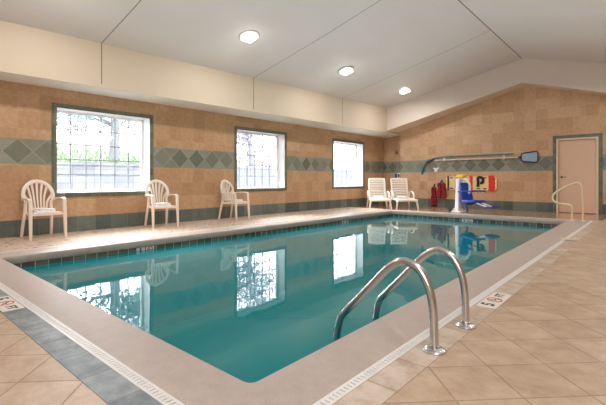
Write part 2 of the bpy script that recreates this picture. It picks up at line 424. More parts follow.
# end beam: front face follows the gable, underside visible
B = [(-7.3, 12.62, 2.63), (RX, 12.95, 3.77), (XR, 12.95, 2.27)]
mb = MB()
for (xa, ya, za), (xb, yb, zb) in zip(B[:-1], B[1:]):
    mb.quad((xa,ya,za),(xb,yb,zb),(xb,yb,zb+.85),(xa,ya,za+.95), 0)
    mb.quad((xa,ya,za),(xa,YE,za),(xb,YE,zb),(xb,yb,zb), 1)
structure(mb.build('ceiling_beam', [M['beam_paint'], M['cream_paint']], smooth=0))

# ------------------------------------------------------------------ deck and pool
def fillet(poly, r, n=5):
    out = []
    N = len(poly)
    for i in range(N):
        p = Vector(poly[i]); a = (Vector(poly[i-1])-p).normalized(); b = (Vector(poly[(i+1) % N])-p).normalized()
        p0, p2 = p+a*r, p+b*r
        for k in range(n+1):
            t = k/n; out.append(((1-t)**2*p0+2*t*(1-t)*p+t*t*p2)[:])
    return out
def offset(poly, d):
    N = len(poly); out = []
    for i in range(N):
        a, p, b = Vector(poly[i-1]), Vector(poly[i]), Vector(poly[(i+1) % N])
        e1, e2 = (p-a).normalized(), (b-p).normalized(); n1, n2 = Vector((e1.y,-e1.x)), Vector((e2.y,-e2.x))
        k = (n1+n2); k = k/ k.length_squared*2 if k.length > 1e-6 else n1
        out.append((p+k*d)[:])
    return out
RAW = [(-5.98,1.245), (-1.415,1.245), (-1.50,10.95), (-5.98,10.95)]      # counter-clockwise; offset(+) goes outwards
PI_ = fillet(RAW, .05)
def rect(x0, x1, y0, y1): return [(x0,y0),(x1,y0),(x1,y1),(x0,y1)]
R_C = (-6.34, -1.08, .94, 11.27); R_G = (-6.40, -1.02, .88, 11.33); R_B = (-6.56, -.86, .728, 11.49)
# coping ring with an overhanging rounded lip
N = len(PI_); per = N//4
outer = [rect(*R_C)[i//per] for i in range(N)]
loops = [[(x,y,-.02) for x,y in outer], [(x,y,.0) for x,y in outer]]
for d, z in ((.02,.0),(.006,-.006),(0,-.02),(0,-.085),(.008,-.1),(.05,-.1)):
    loops.append([(x,y,z) for x,y in offset(PI_, d)])
mb = MB()
vs = [p for lp in loops for p in lp]
mb.add(vs, [(i*N+j, i*N+(j+1) % N, (i+1)*N+(j+1) % N, (i+1)*N+j) for i in range(len(loops)-1) for j in range(N)])
bmx = mb.build('pool_coping', M['coping'], smooth=35); structure(bmx)
# basin
mb = MB(); W = offset(PI_, .03)
for (za, zb, mi) in ((-.1,-.2524,0), (-.2524,-1.45,1)):
    mb.add([(x,y,za) for x,y in W]+[(x,y,zb) for x,y in W], [(j,(j+1) % N,N+(j+1) % N,N+j) for j in range(N)], mi)
mb.add([(x,y,-1.45) for x,y in W], [tuple(range(N))], 1)
structure(mb.build('pool_basin', [M['pool_tile'], M['plaster']], smooth=0))
mb = MB(); mb.add([(x,y,-.158) for x,y in offset(PI_, .028)], [tuple(range(N))])
tag(mb.build('pool_water', M['water'], smooth=0, up=True), 'still teal water filling the rectangular swimming pool', 'water', kind='stuff')
# drain gutters, one run per side
def gutter(name, x0, x1, y0, y1, label):
    e = empty(name, ((x0+x1)/2,(y0+y1)/2,-.02)); ox, oy = e.location.x, e.location.y
    f = MB(); horiz = (x1-x0) > (y1-y0); L = (x1-x0) if horiz else (y1-y0); w = .06; n = int(L/.028)
    def put(b, a0, a1, c0, c1, z0, z1):
        if horiz: b.box(x0+a0-ox, x0+a1-ox, y0+c0-oy, y0+c1-oy, z0, z1)
        else: b.box(x0+c0-ox, x0+c1-ox, y0+a0-oy, y0+a1-oy, z0, z1)
    put(f, 0, L, 0, .014, -.02, .022); put(f, 0, L, w-.014, w, -.02, .022)
    for i in range(n): put(f, i*L/n, i*L/n+.018, .014, w-.014, .004, .0215)
    f.build('grate', M['white_plastic'], e, smooth=0)
    b = MB(); put(b, 0, L, .014, w-.014, -.02, -.002); b.build('channel', M['gutter_dark'], e, smooth=0)
    tag(e, label, 'drain', 'white deck drains around the pool'); return e
gutter('deck_drain', R_G[0], R_G[1], R_G[2], R_C[2], 'white slotted drain strip along the near pool edge beside blue slate tiles')
gutter('deck_drain', R_C[1], R_G[1], R_C[2], R_C[3], 'white slotted drain strip running along the right pool edge past the steel rails')
gutter('deck_drain', R_G[0], R_C[0], R_C[2], R_C[3], 'white slotted drain strip in front of the chairs under the windows')
gutter('deck_drain', R_G[0], R_G[1], R_C[3], R_G[3], 'white slotted drain strip across the far pool end before the lift')
# border tiles
def ring_side(name, x0, x1, y0, y1, mat): 
    b = MB(); b.box(x0, x1, y0, y1, -.02, 0.001); return structure(b.build(name, mat, smooth=0))
ring_side('trim_1', R_B[0], R_G[1], R_B[2], R_G[2], M['slate'])
ring_side('trim_2', R_G[1], R_B[1], R_B[2], R_B[3], M['mottle'])
ring_side('trim_3', R_B[0], R_G[1], R_G[3], R_B[3], M['floor_deck'])
ring_side('trim_4', R_B[0], R_G[0], R_G[2], R_G[3], M['floor_window_lit'])
mb = MB()
def fl(x0, x1, y0, y1, mi): mb.quad((x0,y0,0),(x1,y0,0),(x1,y1,0),(x0,y1,0), mi)
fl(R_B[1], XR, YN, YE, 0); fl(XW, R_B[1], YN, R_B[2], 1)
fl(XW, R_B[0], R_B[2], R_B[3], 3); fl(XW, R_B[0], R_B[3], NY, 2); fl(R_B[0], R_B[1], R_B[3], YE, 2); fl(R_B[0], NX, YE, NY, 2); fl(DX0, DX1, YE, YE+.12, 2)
structure(mb.build('floor', [M['floor_right'], M['floor_left'], M['floor_deck'], M['floor_window_lit']], smooth=0))

# ------------------------------------------------------------------ windows
REC = .30
for i, (ya, yb, za, zb) in enumerate(opens):
    w = empty('window_%d' % (i+1), (XW, (ya+yb)/2, za)); structure(w); oy = w.location.y
    hy = (yb-ya)/2; hz = zb-za
    b = MB()                                               # slate border
    b.box(0, .012, -hy-BT, hy+BT, -BT, 0); b.box(0, .012, -hy-BT, hy+BT, hz, hz+BT)
    b.box(0, .012, -hy-BT, -hy, 0, hz); b.box(0, .012, hy, hy+BT, 0, hz)
    b.build('window_surround', M['green_trim'], w, smooth=0)
    b = MB()                                               # white reveal
    b.quad((.012,-hy,0),(-REC,-hy,0),(-REC,hy,0),(.012,hy,0)); b.quad((.012,-hy,hz),(-REC,-hy,hz),(-REC,hy,hz),(.012,hy,hz))
    b.quad((.012,-hy,0),(-REC,-hy,0),(-REC,-hy,hz),(.012,-hy,hz)); b.quad((.012,hy,0),(-REC,hy,0),(-REC,hy,hz),(.012,hy,hz))
    b.build('window_reveal', M['white_paint'], w, smooth=0)
    b = MB(); t = .045
    for bx in ((-hy,hy,0,t),(-hy,hy,hz-t,hz),(-hy,-hy+t,t,hz-t),(hy-t,hy,t,hz-t)): b.box(-REC-.03, -REC+.03, *bx)
    f = b.build('window_frame', M['white_paint'], w, smooth=0)
    b = MB()
    for k in range(1, 6): y = -hy+t+(2*hy-2*t)*k/6; b.box(-REC-.008, -REC+.008, y-.010, y+.010, t, hz-t)
    for k in range(1, 5): z = t+(hz-2*t)*k/5; b.box(-REC-.0079, -REC+.0079, -hy+t, hy-t, z-.010, z+.010)
    b.build('muntin_grid', M['muntin'], f, smooth=0)
    b = MB(); b.quad((-REC-.012,-hy+t,t),(-REC-.012,hy-t,t),(-REC-.012,hy-t,hz-t),(-REC-.012,-hy+t,hz-t)); b.build('pane', M['glass'], f, smooth=0)
# outer thickness of the window wall
mb = MB()
for ya, yb in zip(ys[:-1], ys[1:]):
    hole = any(abs(ya-o[0]) < 1e-6 for o in opens)
    for za, zb in ((-1.7, z0o), (z0o, z1o), (z1o, 4.74)):
        if hole and za == z0o: continue
        mb.quad((XW-REC-.04,ya,za),(XW-REC-.04,yb,za),(XW-REC-.04,yb,zb),(XW-REC-.04,ya,zb))
structure(mb.build('wall_outer', M['white_paint'], smooth=0))

# unseen roof and outer shell, added to keep daylight to the windows
mb = MB()
mb.quad((XW-.5,YN-.1,4.75),(XR+.1,YN-.1,4.75),(XR+.1,NY+.1,4.75),(XW-.5,NY+.1,4.75))
mb.quad((XW-.34,NY+.1,-1.7),(XR+.1,NY+.1,-1.7),(XR+.1,NY+.1,4.75),(XW-.34,NY+.1,4.75))
mb.quad((XW-.34,YN-.1,-1.7),(XR+.1,YN-.1,-1.7),(XR+.1,YN-.1,4.75),(XW-.34,YN-.1,4.75))
mb.quad((XR+.1,YN-.1,-1.7),(XR+.1,NY+.1,-1.7),(XR+.1,NY+.1,4.75),(XR+.1,YN-.1,4.75))
mb.quad((XW-.34,YN-.1,-1.7),(XR+.1,YN-.1,-1.7),(XR+.1,NY+.1,-1.7),(XW-.34,NY+.1,-1.7))
structure(mb.build('light_block_shell', M['cream_paint'], smooth=0))
# ------------------------------------------------------------------ door
d = empty('door_1', ((DX0+DX1)/2, YE, 0)); structure(d); hw = (DX1-DX0)/2
b = MB(); b.box(-hw-.09, -hw, -.012, 0, .0, DZ+.09); b.box(hw, hw+.09, -.012, 0, .0, DZ+.09); b.box(-hw, hw, -.012, 0, DZ, DZ+.09)
b.build('door_surround', M['green_trim'], d, smooth=0)
b = MB(); F = .05
b.box(-hw, -hw+F, -.03, .09, 0, DZ); b.box(hw-F, hw, -.03, .09, 0, DZ); b.box(-hw+F, hw-F, -.03, .09, DZ-F, DZ)
b.build('door_frame', M['door_frame'], d, smooth=0, bevel=.004)
b = MB(); b.box(-hw+F+.006, hw-F-.006, .025, .065, .012, DZ-F-.006); leaf = b.build('door_leaf', M['door'], d, smooth=0, bevel=.003)
b = MB(); b.box(-hw+F, hw-F, .066, .09, 0, DZ-F); b.build('door_backing', M['dark_joint'], d, smooth=0)  # dark panel added behind the leaf to block light leaks
b = MB(); hx = -hw+F+.075
b.lathe([(.028,0),(.028,.012),(.014,.018),(.011,.05)], (hx,.025,1.02), 16, M=Matrix.Rotation(PI/2, 4, 'X'))
b.bar([(hx,-.027,1.02),(hx+.05,-.03,1.02),(hx+.12,-.024,1.018)], .022, .016)
b.build('door_handle', M['black'], leaf)
for z in (.25, 1.05, 1.85):
    b = MB(); b.lathe([(.008,z-.05),(.008,z+.05)], (hw-F-.002,.018,0), 10); b.build('hinge', M['steel'], leaf)

# ------------------------------------------------------------------ plastic chairs
def make_chair():
    r = empty('armchair'); mt = M['resin']
    b = MB()                                               # seat: dished plate with a turned-down lip
    n = 14; vs = []; hxs = .225
    def seat_pt(u, v):
        x = -.20+.43*u; half = .205+.035*u; y = half*(2*v-1)
        e = max(0, abs(2*v-1)-.86)/.14; f_ = max(0, (u-.9)/.1)
        z = .415+.012*u-.012*math.sin(PI*u)*math.sin(PI*v)-.03*max(e, f_)**2
        return Vector((x, y, z))
    top = [seat_pt(i/n, j/n) for i in range(n+1) for j in range(n+1)]
    bot = [p-Vector((0,0,.022)) for p in top]; q = (n+1)
    fs = []
    for i in range(n):
        for j in range(n): fs += [(i*q+j,(i+1)*q+j,(i+1)*q+j+1,i*q+j+1)]
    K = q*q; fs += [tuple(K+k for k in reversed(f)) for f in fs]
    edge = [i for i in range(n)]+[j*q+n for j in range(n)]+[n*q+n-i for i in range(n)]+[(n-j)*q for j in range(n)]
    fs += [(edge[k], edge[(k+1) % len(edge)], K+edge[(k+1) % len(edge)], K+edge[k]) for k in range(len(edge))]
    b.add(top+bot, fs)
    b.bar([(.222,-.22,.395),(.235,0,.395),(.222,.22,.395)], .018, .05)
    b.build('seat', mt, r)
    def bx(z): return -.20-.10*(z-.42)/.5                  # rake of the back
    b = MB()                                               # fan back: arch rim, ribs, lower bar
    def rim(t):                                            # t in -1..1
        a = t*1.92; return Vector((0, .235*math.sin(a), .685+.235*math.cos(a)))
    arch = []
    for k in range(33):
        p = rim(-1+2*k/32); bow = .05*(abs(p.y)/.235)**2; arch.append(Vector((bx(p.z)+bow, p.y, p.z)))
    b.bar(arch, .055, .02, up=[Vector((1,0,.2))]*33) if False else b.sweep(arch, [(-.03,-.009),(.03,-.009),(.03,.006),(.022,.011),(-.022,.011),(-.03,.006)], up=(1,0,.22))
    low = [Vector((bx(.455)+.02*(1-abs(y)/.14)*-1, y, .455+.012*abs(y)/.14)) for y in (-.15,-.1,-.05,0,.05,.1,.15)]
    b.sweep(low, [(-.02,-.008),(.02,-.008),(.02,.008),(-.02,.008)], up=(1,0,.2))
    for k in range(7):
        s = (k-3)/3; p0 = Vector((bx(.46), .135*s, .462)); tt = s*.62
        p1 = rim(tt); p1 = Vector((bx(p1.z)+.05*(abs(p1.y)/.235)**2, p1.y*.93, .685+(p1.z-.685)*.93))
        if abs(s) > .9: p1 = Vector((bx(.70)+.045, .222*s, .70))
        mid = (p0+p1)/2+Vector((-.012, -.028*s, 0))
        b.sweep(spline([p0, mid, p1], 5), [(-.015,-.007),(.015,-.007),(.015,.007),(-.015,.007)], up=(1,0,.2), scale=[.8+.5*i/10 for i in range(11)])
    b.build('backrest', mt, r)
    for s in (-1, 1):
        b = MB()                                           # arm: wide flat band from the rim forward, drooping at the front
        path = spline([(-.20,.205*s,.585),(-.17,.262*s,.625),(-.02,.282*s,.638),(.12,.278*s,.640),(.215,.268*s,.625),(.235,.265*s,.585)], 6)
        b.sweep(path, [(-.026,-.011),(.026,-.011),(.028,.004),(.02,.011),(-.02,.011),(-.028,.004)], up=[Vector((0,0,1)) if i < len(path)-7 else Vector((.7,0,.7)) for i in range(len(path))])
        b.build('armrest', mt, r)
        b = MB()                                           # front leg reaches the arm
        b.sweep([(.262,.268*s,0),(.25,.266*s,.2),(.238,.264*s,.42),(.222,.264*s,.615)], [(-.026,-.02),(.026,-.02),(.026,.014),(.014,.02),(-.014,.02),(-.026,.014)], up=(1,0,.05), scale=[.8,.9,1,1])
        b.build('leg', mt, r)
        b = MB()
        b.sweep([(-.285,.235*s,0),(-.245,.225*s,.2),(-.195,.205*s,.43),(-.20,.20*s,.60)], [(-.025,-.018),(.025,-.018),(.025,.012),(.014,.018),(-.014,.018),(-.025,.012)], up=(1,0,.2), scale=[.8,.95,1.05,.8])
        b.build('leg', mt, r)
    return r
chair = make_chair(); chair.scale = (1, .93, 1)
CH = [((-7.55, 2.13), 2, 'cream plastic fan-back armchair at the left corner of the largest, nearest window'),
      ((-7.53, 4.22), -9, 'cream plastic fan-back armchair below the right edge of the largest, nearest window'),
      ((-7.57, 6.14), 13, 'cream plastic fan-back armchair angled sideways at the left edge of the second window')]
for i, ((x, y), a, lab) in enumerate(CH):
    o = chair if i == 0 else copy_tree(chair)
    o.location = (x, y, 0); o.rotation_euler = (0, 0, math.radians(a)); tag(o, lab, 'chair', 'plastic armchairs along the window wall')

# folded towels
def make_towel(w, d, h, seed):
    rnd = random.Random(seed); b = MB(); layers = 3
    for k in range(layers):
        z0 = h*k/layers; ww = w*(1-.05*k+rnd.uniform(-.03,.03)); dd = d*(1-.06*k+rnd.uniform(-.03,.03)); ox, oy = rnd.uniform(-.01,.01), rnd.uniform(-.01,.01)
        n = 12; m = 8; pr = []
        for j in range(m):
            a = PI*j/(m-1)-PI/2; pr.append((math.cos(a)*.012, (math.sin(a)+1)/2*h/layers*1.15))
        poly = rrect(ww, dd, .03, 6); N = len(poly); vs = []
        for off, z in pr:
            for i, (x, y) in enumerate(poly):
                L = math.hypot(x, y); wv = .004*math.sin(i*1.3+seed+k*2)
                vs.append((x+x/L*(off+wv-.012)+ox, y+y/L*(off+wv-.012)+oy, z0+z+.003*math.sin(x*40+seed)+.003*math.cos(y*37+k)))
        fs = [(i*N+j, i*N+(j+1) % N, (i+1)*N+(j+1) % N, (i+1)*N+j) for i in range(m-1) for j in range(N)]+[tuple(range(N-1,-1,-1)), tuple((m-1)*N+j for j in range(N))]
        b.add(vs, fs)
    return b.build('folded_towel', M['towel'], smooth=60)
for i, ((x, y), a, _) in enumerate(CH):
    t = make_towel(.30, .22, .055, i*3+1); A = math.radians(a)
    t.location = (x+.07*math.cos(A), y+.07*math.sin(A), .418); t.rotation_euler = (0, 0, A+PI/2+.15*(i-1))
    tag(t, ['folded white towel on the seat of the nearest, leftmost plastic armchair', 'folded white towel on the seat of the middle plastic armchair',
            'folded white towel on the armchair by the second window'][i], 'towel', 'folded towels on seats')

# ------------------------------------------------------------------ loungers
def make_lounger():
    r = empty('pool_lounger'); mt = M['resin_white']
    b = MB()                                               # bed: side rails + slats
    for s in (-1, 1): b.bar([(-.55,.29*s,.29),(.2,.29*s,.295),(.70,.29*s,.28)], .05, .07)
    b.bar([(.70,-.31,.28),(.71,0,.285),(.70,.31,.28)], .05, .07)
    for k in range(10): x = -.40+.11*k; b.bar([(x,-.28,.305),(x,0,.30),(x,.28,.305)], .075, .016)
    b.build('bed', mt, r)
    b = MB(); A = math.radians(73); L = .69; x0 = -.42
    P = lambda t, y, o=0: (x0-t*math.cos(A)+o*math.sin(A), y, .31+t*math.sin(A)+o*math.cos(A))
    for s in (-1, 1): b.bar([P(-.02,.27*s),P(L*.5,.27*s),P(L,.265*s)], .05, .04, up=(1,0,.4))
    b.bar([P(L,-.285),P(L+.01,0),P(L,.285)], .03, .055, up=P(1,0,0) and (-math.cos(A),0,math.sin(A)))
    for k in range(11):
        t = .03+k*.062; b.bar([P(t,-.26),P(t,0,-.012),P(t,.26)], .018, .040, up=(-math.cos(A),0,math.sin(A)))
    b.build('backrest', mt, r)
    for s in (-1, 1):
        b = MB()
        pth = spline([(-.42,.315*s,.50),(-.28,.335*s,.545),(-.08,.34*s,.53),(.06,.345*s,.47),(.10,.345*s,.38),(.08,.33*s,.30)], 6)
        b.bar(pth, .055, .03, up=[Vector((0,0,1)) if i < 14 else Vector((1,0,.3)) for i in range(len(pth))]); b.build('armrest', mt, r)
        b = MB(); b.bar([(-.45,.33*s,.52),(-.46,.32*s,.30)], .04, .04, up=(1,0,0)); b.build('arm_support', mt, r)
        for x, dx in ((.60, .06), (-.46, -.08)):
            b = MB(); b.bar([(x+dx,.345*s,0),(x+dx*.6,.33*s,.10),(x,.30*s,.27)], .055, .05, up=(1,0,0), scale=[.9,1,1.2]); b.build('leg', mt, r)
    return r
lg = make_lounger()
LG = [((-6.98, 11.84), -54, 'white slatted pool lounger on the left of the pair, nearer the third window'),
      ((-6.32, 12.30), -50, 'white slatted pool lounger on the right of the pair, closer to the red life vests')]
for i, ((x, y), a, lab) in enumerate(LG):
    o = lg if i == 0 else copy_tree(lg)
    o.location = (x, y, 0); o.rotation_euler = (0, 0, math.radians(a)); tag(o, lab, 'lounge chair', 'slatted loungers in the far corner')
    A = math.radians(a); t = make_towel(.36, .24, .06, 20+i); t.location = (x-.10*math.cos(A), y-.10*math.sin(A), .313); t.rotation_euler = (0,0,A+PI/2)
    tag(t, ['folded white towel on the left slatted lounger', 'folded white towel on the right slatted lounger'][i], 'towel', 'folded towels on seats')

# ------------------------------------------------------------------ steel rails in the foreground
def make_rail():
    r = empty('grab_rail')
    pts = spline([(-.913,0,.0),(-.914,0,.12),(-.922,0,.25),(-.945,0,.345),(-.99,0,.425),(-1.05,0,.463),(-1.116,0,.468),(-1.20,0,.415),(-1.29,0,.322)], 6)
    pts += spline([(-1.29,0,.322),(-1.40,0,.205),(-1.50,0,.10),(-1.548,0,.04),(-1.575,0,-.06),(-1.585,0,-.2),(-1.585,0,-.9)], 6)[1:]
    pts = [Vector((p[0]+.913, 0, p[2])) for p in pts]
    b = MB(); b.tube(pts, .0235, 18); b.build('tube', M['steel'], r)
    b = MB(); b.lathe([(.062,0),(.062,.006),(.05,.016),(.03,.022),(.027,.034),(.0238,.036)], (0,0,0), 28); b.build('flange', M['steel'], r)
    return r
gr = make_rail(); gr.location = (-.913, 2.147, .001)
g2 = copy_tree(gr); g2.location = (-.913, 2.64, .001)
tag(gr, 'curved steel pool grab rail nearest the camera', 'handrail', 'steel grab rails over the pool edge')
tag(g2, 'curved steel pool grab rail farther back, next to the depth marker', 'handrail', 'steel grab rails over the pool edge')
# cream stair rail in the far corner
r = empty('stair_rail', (-1.293, 10.98, 0)); r.scale = (.82, 1, 1)
b = MB()
b.tube(spline([(-.13,0,.002),(-.135,0,.25),(-.16,0,.345),(-.24,0,.375),(-.42,0,.385),(-.55,0,.43),(-.60,0,.53),(-.54,0,.63),(-.34,0,.755),(-.10,0,.85),(.0,0,.868),(.06,0,.83),(.085,0,.72),(.115,0,.3),(.12,0,.002)], 6), .024, 14)
b.build('tube', M['cream_rail'], r)
for x in (-.13, .12):
    b = MB(); b.lathe([(.05,0),(.05,.008),(.03,.02),(.0245,.024)], (x,0,0.001), 20); b.build('flange', M['cream_rail'], r)
tag(r, 'cream looped stair rail at the far right pool corner in front of the door', 'handrail')
# cover strip across the border
b = MB(); b.prism(rrect(.24, .075, .012), 0, .012, inset=.004); o = b.build('cover_strip', M['bar_cover']); o.location = (-.985, 7.37, .0225)
tag(o, 'small cream bar lying across the right drain near the far corner', 'cover strip')

# ------------------------------------------------------------------ depth markers
def nodiving(parent, r, loc):
    e = MB(); n = 32
    vs = [(R*math.cos(2*PI*k/n), R*math.sin(2*PI*k/n), z) for R, z in ((r,0),(r,.0015),(r*.82,.0015),(r*.82,0)) for k in range(n)]
    e.add(vs, [(i*n+k, i*n+(k+1) % n, (i+1)*n+(k+1) % n, (i+1)*n+k) for i in range(3) for k in range(n)])
    c = r*.72; e.bar([(-c*.9,c*.9,.0009),(c*.9,-c*.9,.0009)], r*.18, .0015)
    o = e.build('prohibition_ring', M['marker_red'], parent, smooth=0); o.location = loc
    e = MB(); e.lathe([(r*.15,0),(r*.15,.0012)], (-r*.35,r*.22,0), 12); e.bar([(-r*.25,r*.1,.0006),(r*.1,-r*.05,.0006),(r*.5,0,.0006)], r*.16, .0012); e.bar([(-r*.1,.0,.0006),(-r*.4,-r*.3,.0006)], r*.12, .0012)
    o = e.build('diver_symbol', M['marker_black'], parent, smooth=0); o.location = loc
def floor_marker(loc, rz, label):
    r = empty('depth_marker', loc, rz)
    for k in (-1, 0, 1):
        b = MB(); b.prism([(p[0]+k*.1524, p[1]) for p in rrect(.150, .135, .004)], 0, .004); b.build('marker_tile', M['marker_white'], r, smooth=0)
    a = text_mesh('5', .13, 'numeral', M['marker_black'], r, bold=.02); a.location = (-.1524,0,.0042)
    a = text_mesh('FT', .085, 'unit_letters', M['marker_black'], r, bold=.02); a.location = (.1524,0,.0042)
    nodiving(r, .055, (0,0,.0042)); tag(r, label, 'depth marker', 'depth markers set in the deck'); return r
floor_marker((-.937, 3.355, .001), PI/2, 'white depth marker tile in the deck beyond the steel grab rails')
floor_marker((-3.72, .803, .001), 0, 'white depth marker tile in the blue slate border at the left')
def wall_marker(loc, rz, label):
    r = empty('depth_marker', loc, rz)
    for k in (-.5, .5):
        b = MB(); b.prism([(p[0]+k*.1524, p[1]) for p in rrect(.140, .10, .004)], 0, .004, lambda a, b_, h: (a, -h, b_)); b.build('marker_tile', M['marker_white'], r, smooth=0)
    a = text_mesh('5', .10, 'numeral', M['marker_black'], r, bold=.02); a.location = (-.0762,-.0045,0); a.rotation_euler = (PI/2,0,0)
    s = empty('prohibition_sign'); s.parent = r; s.location = (.0762,-.0045,0); s.rotation_euler = (PI/2,0,0)
    nodiving(s, .048, (0,0,0)); tag(r, label, 'depth marker', 'depth markers on the pool waterline'); return r
wall_marker((-6.008, 3.10, -.16), PI/2, 'white depth marker with no-diving ring on the waterline below the second armchair')
wall_marker((-6.008, 8.52, -.16), PI/2, 'small white depth marker on the waterline left of the loungers')
wall_marker((-3.75, 10.976, -.16), 0, 'white depth marker on the far waterline in front of the pool lift')

# ------------------------------------------------------------------ end wall equipment
YB = YE-.035
# backboard: long axis x, on the wall
r = empty('spine_board', (-4.5, YE, .83))
b = MB(); poly = rrect(1.62, .45, .09, 6)
b.prism(poly, 0, .04, lambda a, c, h: (a, -.012-h, c), inset=.01); bo = b.build('board', M['board'], r)
for k, (x, z) in enumerate([(x, s*.175) for s in (-1, 1) for x in (-.62,-.42,-.22,.02,.25,.45)]+[(.74,.0),(.74,.13),(.74,-.13)]):
    b = MB(); w, h = (.12,.035) if k < 12 else (.03,.09)
    b.prism(rrect(w, h, min(w,h)*.48, 4, x, z), 0, .004, lambda a, c, hh: (a, -.051-hh, c)); b.build('hand_slot', M['black'], bo, smooth=0)
def strap(mat, x0, w, pts=None, name='strap'):
    b = MB()
    if pts: b.bar([(x, -.062, z) for x, z in pts], w, .012, up=(0,1,0))
    else: b.bar([(x0,-.01,-.24),(x0,-.06,-.23),(x0+.01,-.064,0),(x0,-.06,.23),(x0,-.01,.24)], w, .012, up=[Vector((0,0,-1)),Vector((0,-1,-.3)),Vector((0,-1,0)),Vector((0,-1,.3)),Vector((0,0,1))])
    b.build(name, mat, r)
strap(M['red'], .65, .18); strap(M['red'], .02, .09); strap(M['black'], -.73, .06)
strap(M['black'], 0, .09, spline([(.24,-.12),(.25,.0),(.25,.17),(.34,.18),(.40,.13),(.38,.02),(.31,.01)], 5))
b = MB(); b.box(.38, .46, -.055, -.012, -.30, -.235); b.build('buckle', M['board'], r, bevel=.006)
for x in (-.5, .55):
    b = MB(); b.box(x, x+.04, -.012, 0, -.05, .05); b.build('wall_mount', M['black'], r, smooth=0)
tag(r, 'tan rescue spine board with red and black straps hung sideways on the end wall', 'rescue board')

def make_vest():
    r = empty('life_vest')
    for s in (-1, 1):                                      # puffed front panels with an armhole notch
        b = MB(); pol = [(.01,-.34),(.20,-.32),(.215,-.05),(.16,.02),(.15,.12),(.17,.26),(.10,.32),(.05,.22),(.012,.08)]
        pol = [p[:2] for p in spline([(a,c,0) for a, c in pol]+[(pol[0][0],pol[0][1],0)], 3)][:-1]
        b.prism([(a*s, c) for a, c in pol], 0, .09, lambda a, c, h: (a, -.02-h, c), inset=.025); b.build('panel', M['red_vest'], r)
    b = MB(); b.prism([(-.2,-.33),(.2,-.33),(.2,.0),(.17,.28),(-.17,.28),(-.2,.0)], 0, .05, lambda a, c, h: (a, -.015-h*.3, c), inset=.01); b.build('back_panel', M['red_vest'], r)
    for z in (-.2, -.05):
        b = MB(); b.bar([(-.215,-.06,z),(-.1,-.118,z),(0,-.115,z),(.1,-.118,z),(.215,-.06,z)], .03, .006, up=(0,1,0)); k = b.build('belt', M['black'], r)
        b = MB(); b.box(-.03,.03,-.128,-.116,z-.022,z+.022); b.build('buckle', M['black'], k, bevel=.004)
    b = MB(); b.bar(spline([(-.07,-.05,.27),(-.03,-.02,.36),(0,-.012,.40),(.03,-.02,.36),(.07,-.05,.27)], 4), .05, .02, up=(0,1,0)); b.build('hanging_loop', M['black'], r)
    return r
vt = make_vest(); vt.location = (-5.46, YE-.01, .585); vt.scale = (.78, 1, .80)
v2 = copy_tree(vt); v2.location = (-5.73, YE-.01, .38); v2.scale = (.44, 1, .98)
tag(vt, 'dark red life vest hanging on the end wall, upper right of the two', 'life vest', 'red life vests on the wall')
tag(v2, 'dark red life vest hanging lower, its hem near the floor, left of the two', 'life vest', 'red life vests on the wall')
for x, z, lab in ((-5.46, .90, 'black wall hook holding the upper red life vest'), (-5.73, .77, 'black wall hook holding the lower red life vest')):
    b = MB(); b.box(-.02,.02,-.008,0,-.03,.03); b.tube(spline([(0,-.006,.0),(0,-.035,-.01),(0,-.05,.01),(0,-.05,.03)], 4), .007, 8)
    h = b.build('wall_hook', M['black']); h.location = (x, YE, z); tag(h, lab, 'hook', 'hooks for the life vests')

# ------------------------------------------------------------------ pool lift
r = empty('pool_lift', (-4.25, 11.66, 0.001), math.radians(-24))
right = Vector((1, 0, 0))
b = MB(); b.prism(rrect(.42, .34, .06, 5, .02, .02), 0, .05, inset=.012); b.box(-.10,.10,-.09,.09,.05,.11); b.build('base', M['lift_white'], r, bevel=.008)
for y in (-.15, .12):
    b = MB(); b.lathe([(.02,-.03),(.065,-.03),(.075,-.02),(.075,.02),(.065,.03),(.02,.03)], (-.17,y,.077), 20, M=Matrix.Rotation(PI/2,4,'X')); b.build('wheel', M['black'], r)
b = MB(); b.prism(rrect(.15,.14,.035), .1, .98, lambda a, c, h: (a+.06*(h-.1), c, h), inset=.02); b.build('mast', M['lift_white'], r)
b = MB(); b.prism(rrect(.28,.15,.05,5,.13,0), .985, 1.09, inset=.02); b.build('battery_cap', M['yellow'], r)
b = MB(); b.bar(spline([(.06,0,.93),(.20,0,.97),(.33,0,.93),(.42,0,.82),(.43,0,.66),(.40,0,.55)], 5), .06, .07, up=(0,1,0)); b.build('lift_arm', M['lift_white'], r)
st = MB()
st.prism(rrect(.40,.50,.06,5,0,.25), 0, .06, lambda a, c, h: (.33-c*.24+h+.0, a, .36+c), inset=.015)
st = st.build('seat_back', M['blue'], r)
b = MB(); b.prism(rrect(.50,.42,.07,5), 0, .07, lambda a, c, h: (.55+a, c, .31+h+.03*a), inset=.02); se = b.build('seat', M['blue'], r)
b = MB(); b.prism([(-.16,0),(.14,0),(.08,-.10),(-.06,-.12)], -.15, .15, lambda a, c, h: (.36+a, h, .35+c)); b.build('seat_bracket', M['navy'], se)
for y in (-.22, .22):
    b = MB(); b.bar([(.22,y,.60),(.45,y,.625),(.74,y,.625)], .045, .035); b.build('armrest', M['blue'], r)
b = MB(); b.bar([(.76,-.1,.305),(1.10,-.1,.215)], .035, .03); b.bar([(.76,.1,.305),(1.10,.1,.215)], .035, .03); b.bar([(.94,-.11,.257),(.94,.11,.257)], .03, .025); fr = b.build('footrest', M['lift_white'], r)
b = MB(); b.prism(rrect(.24,.34,.04,5,1.17,0), 0, .04, lambda a, c, h: (a, c, .19+h+.12*(a-1.1)), inset=.01); b.build('foot_plate', M['blue'], fr)
b = MB(); b.bar(spline([(.33,-.1,.33),(.40,-.12,.22),(.45,-.12,.12),(.44,-.12,.03)], 4), .06, .02, up=(0,1,0)); b.build('hanging_strap', M['navy'], r)
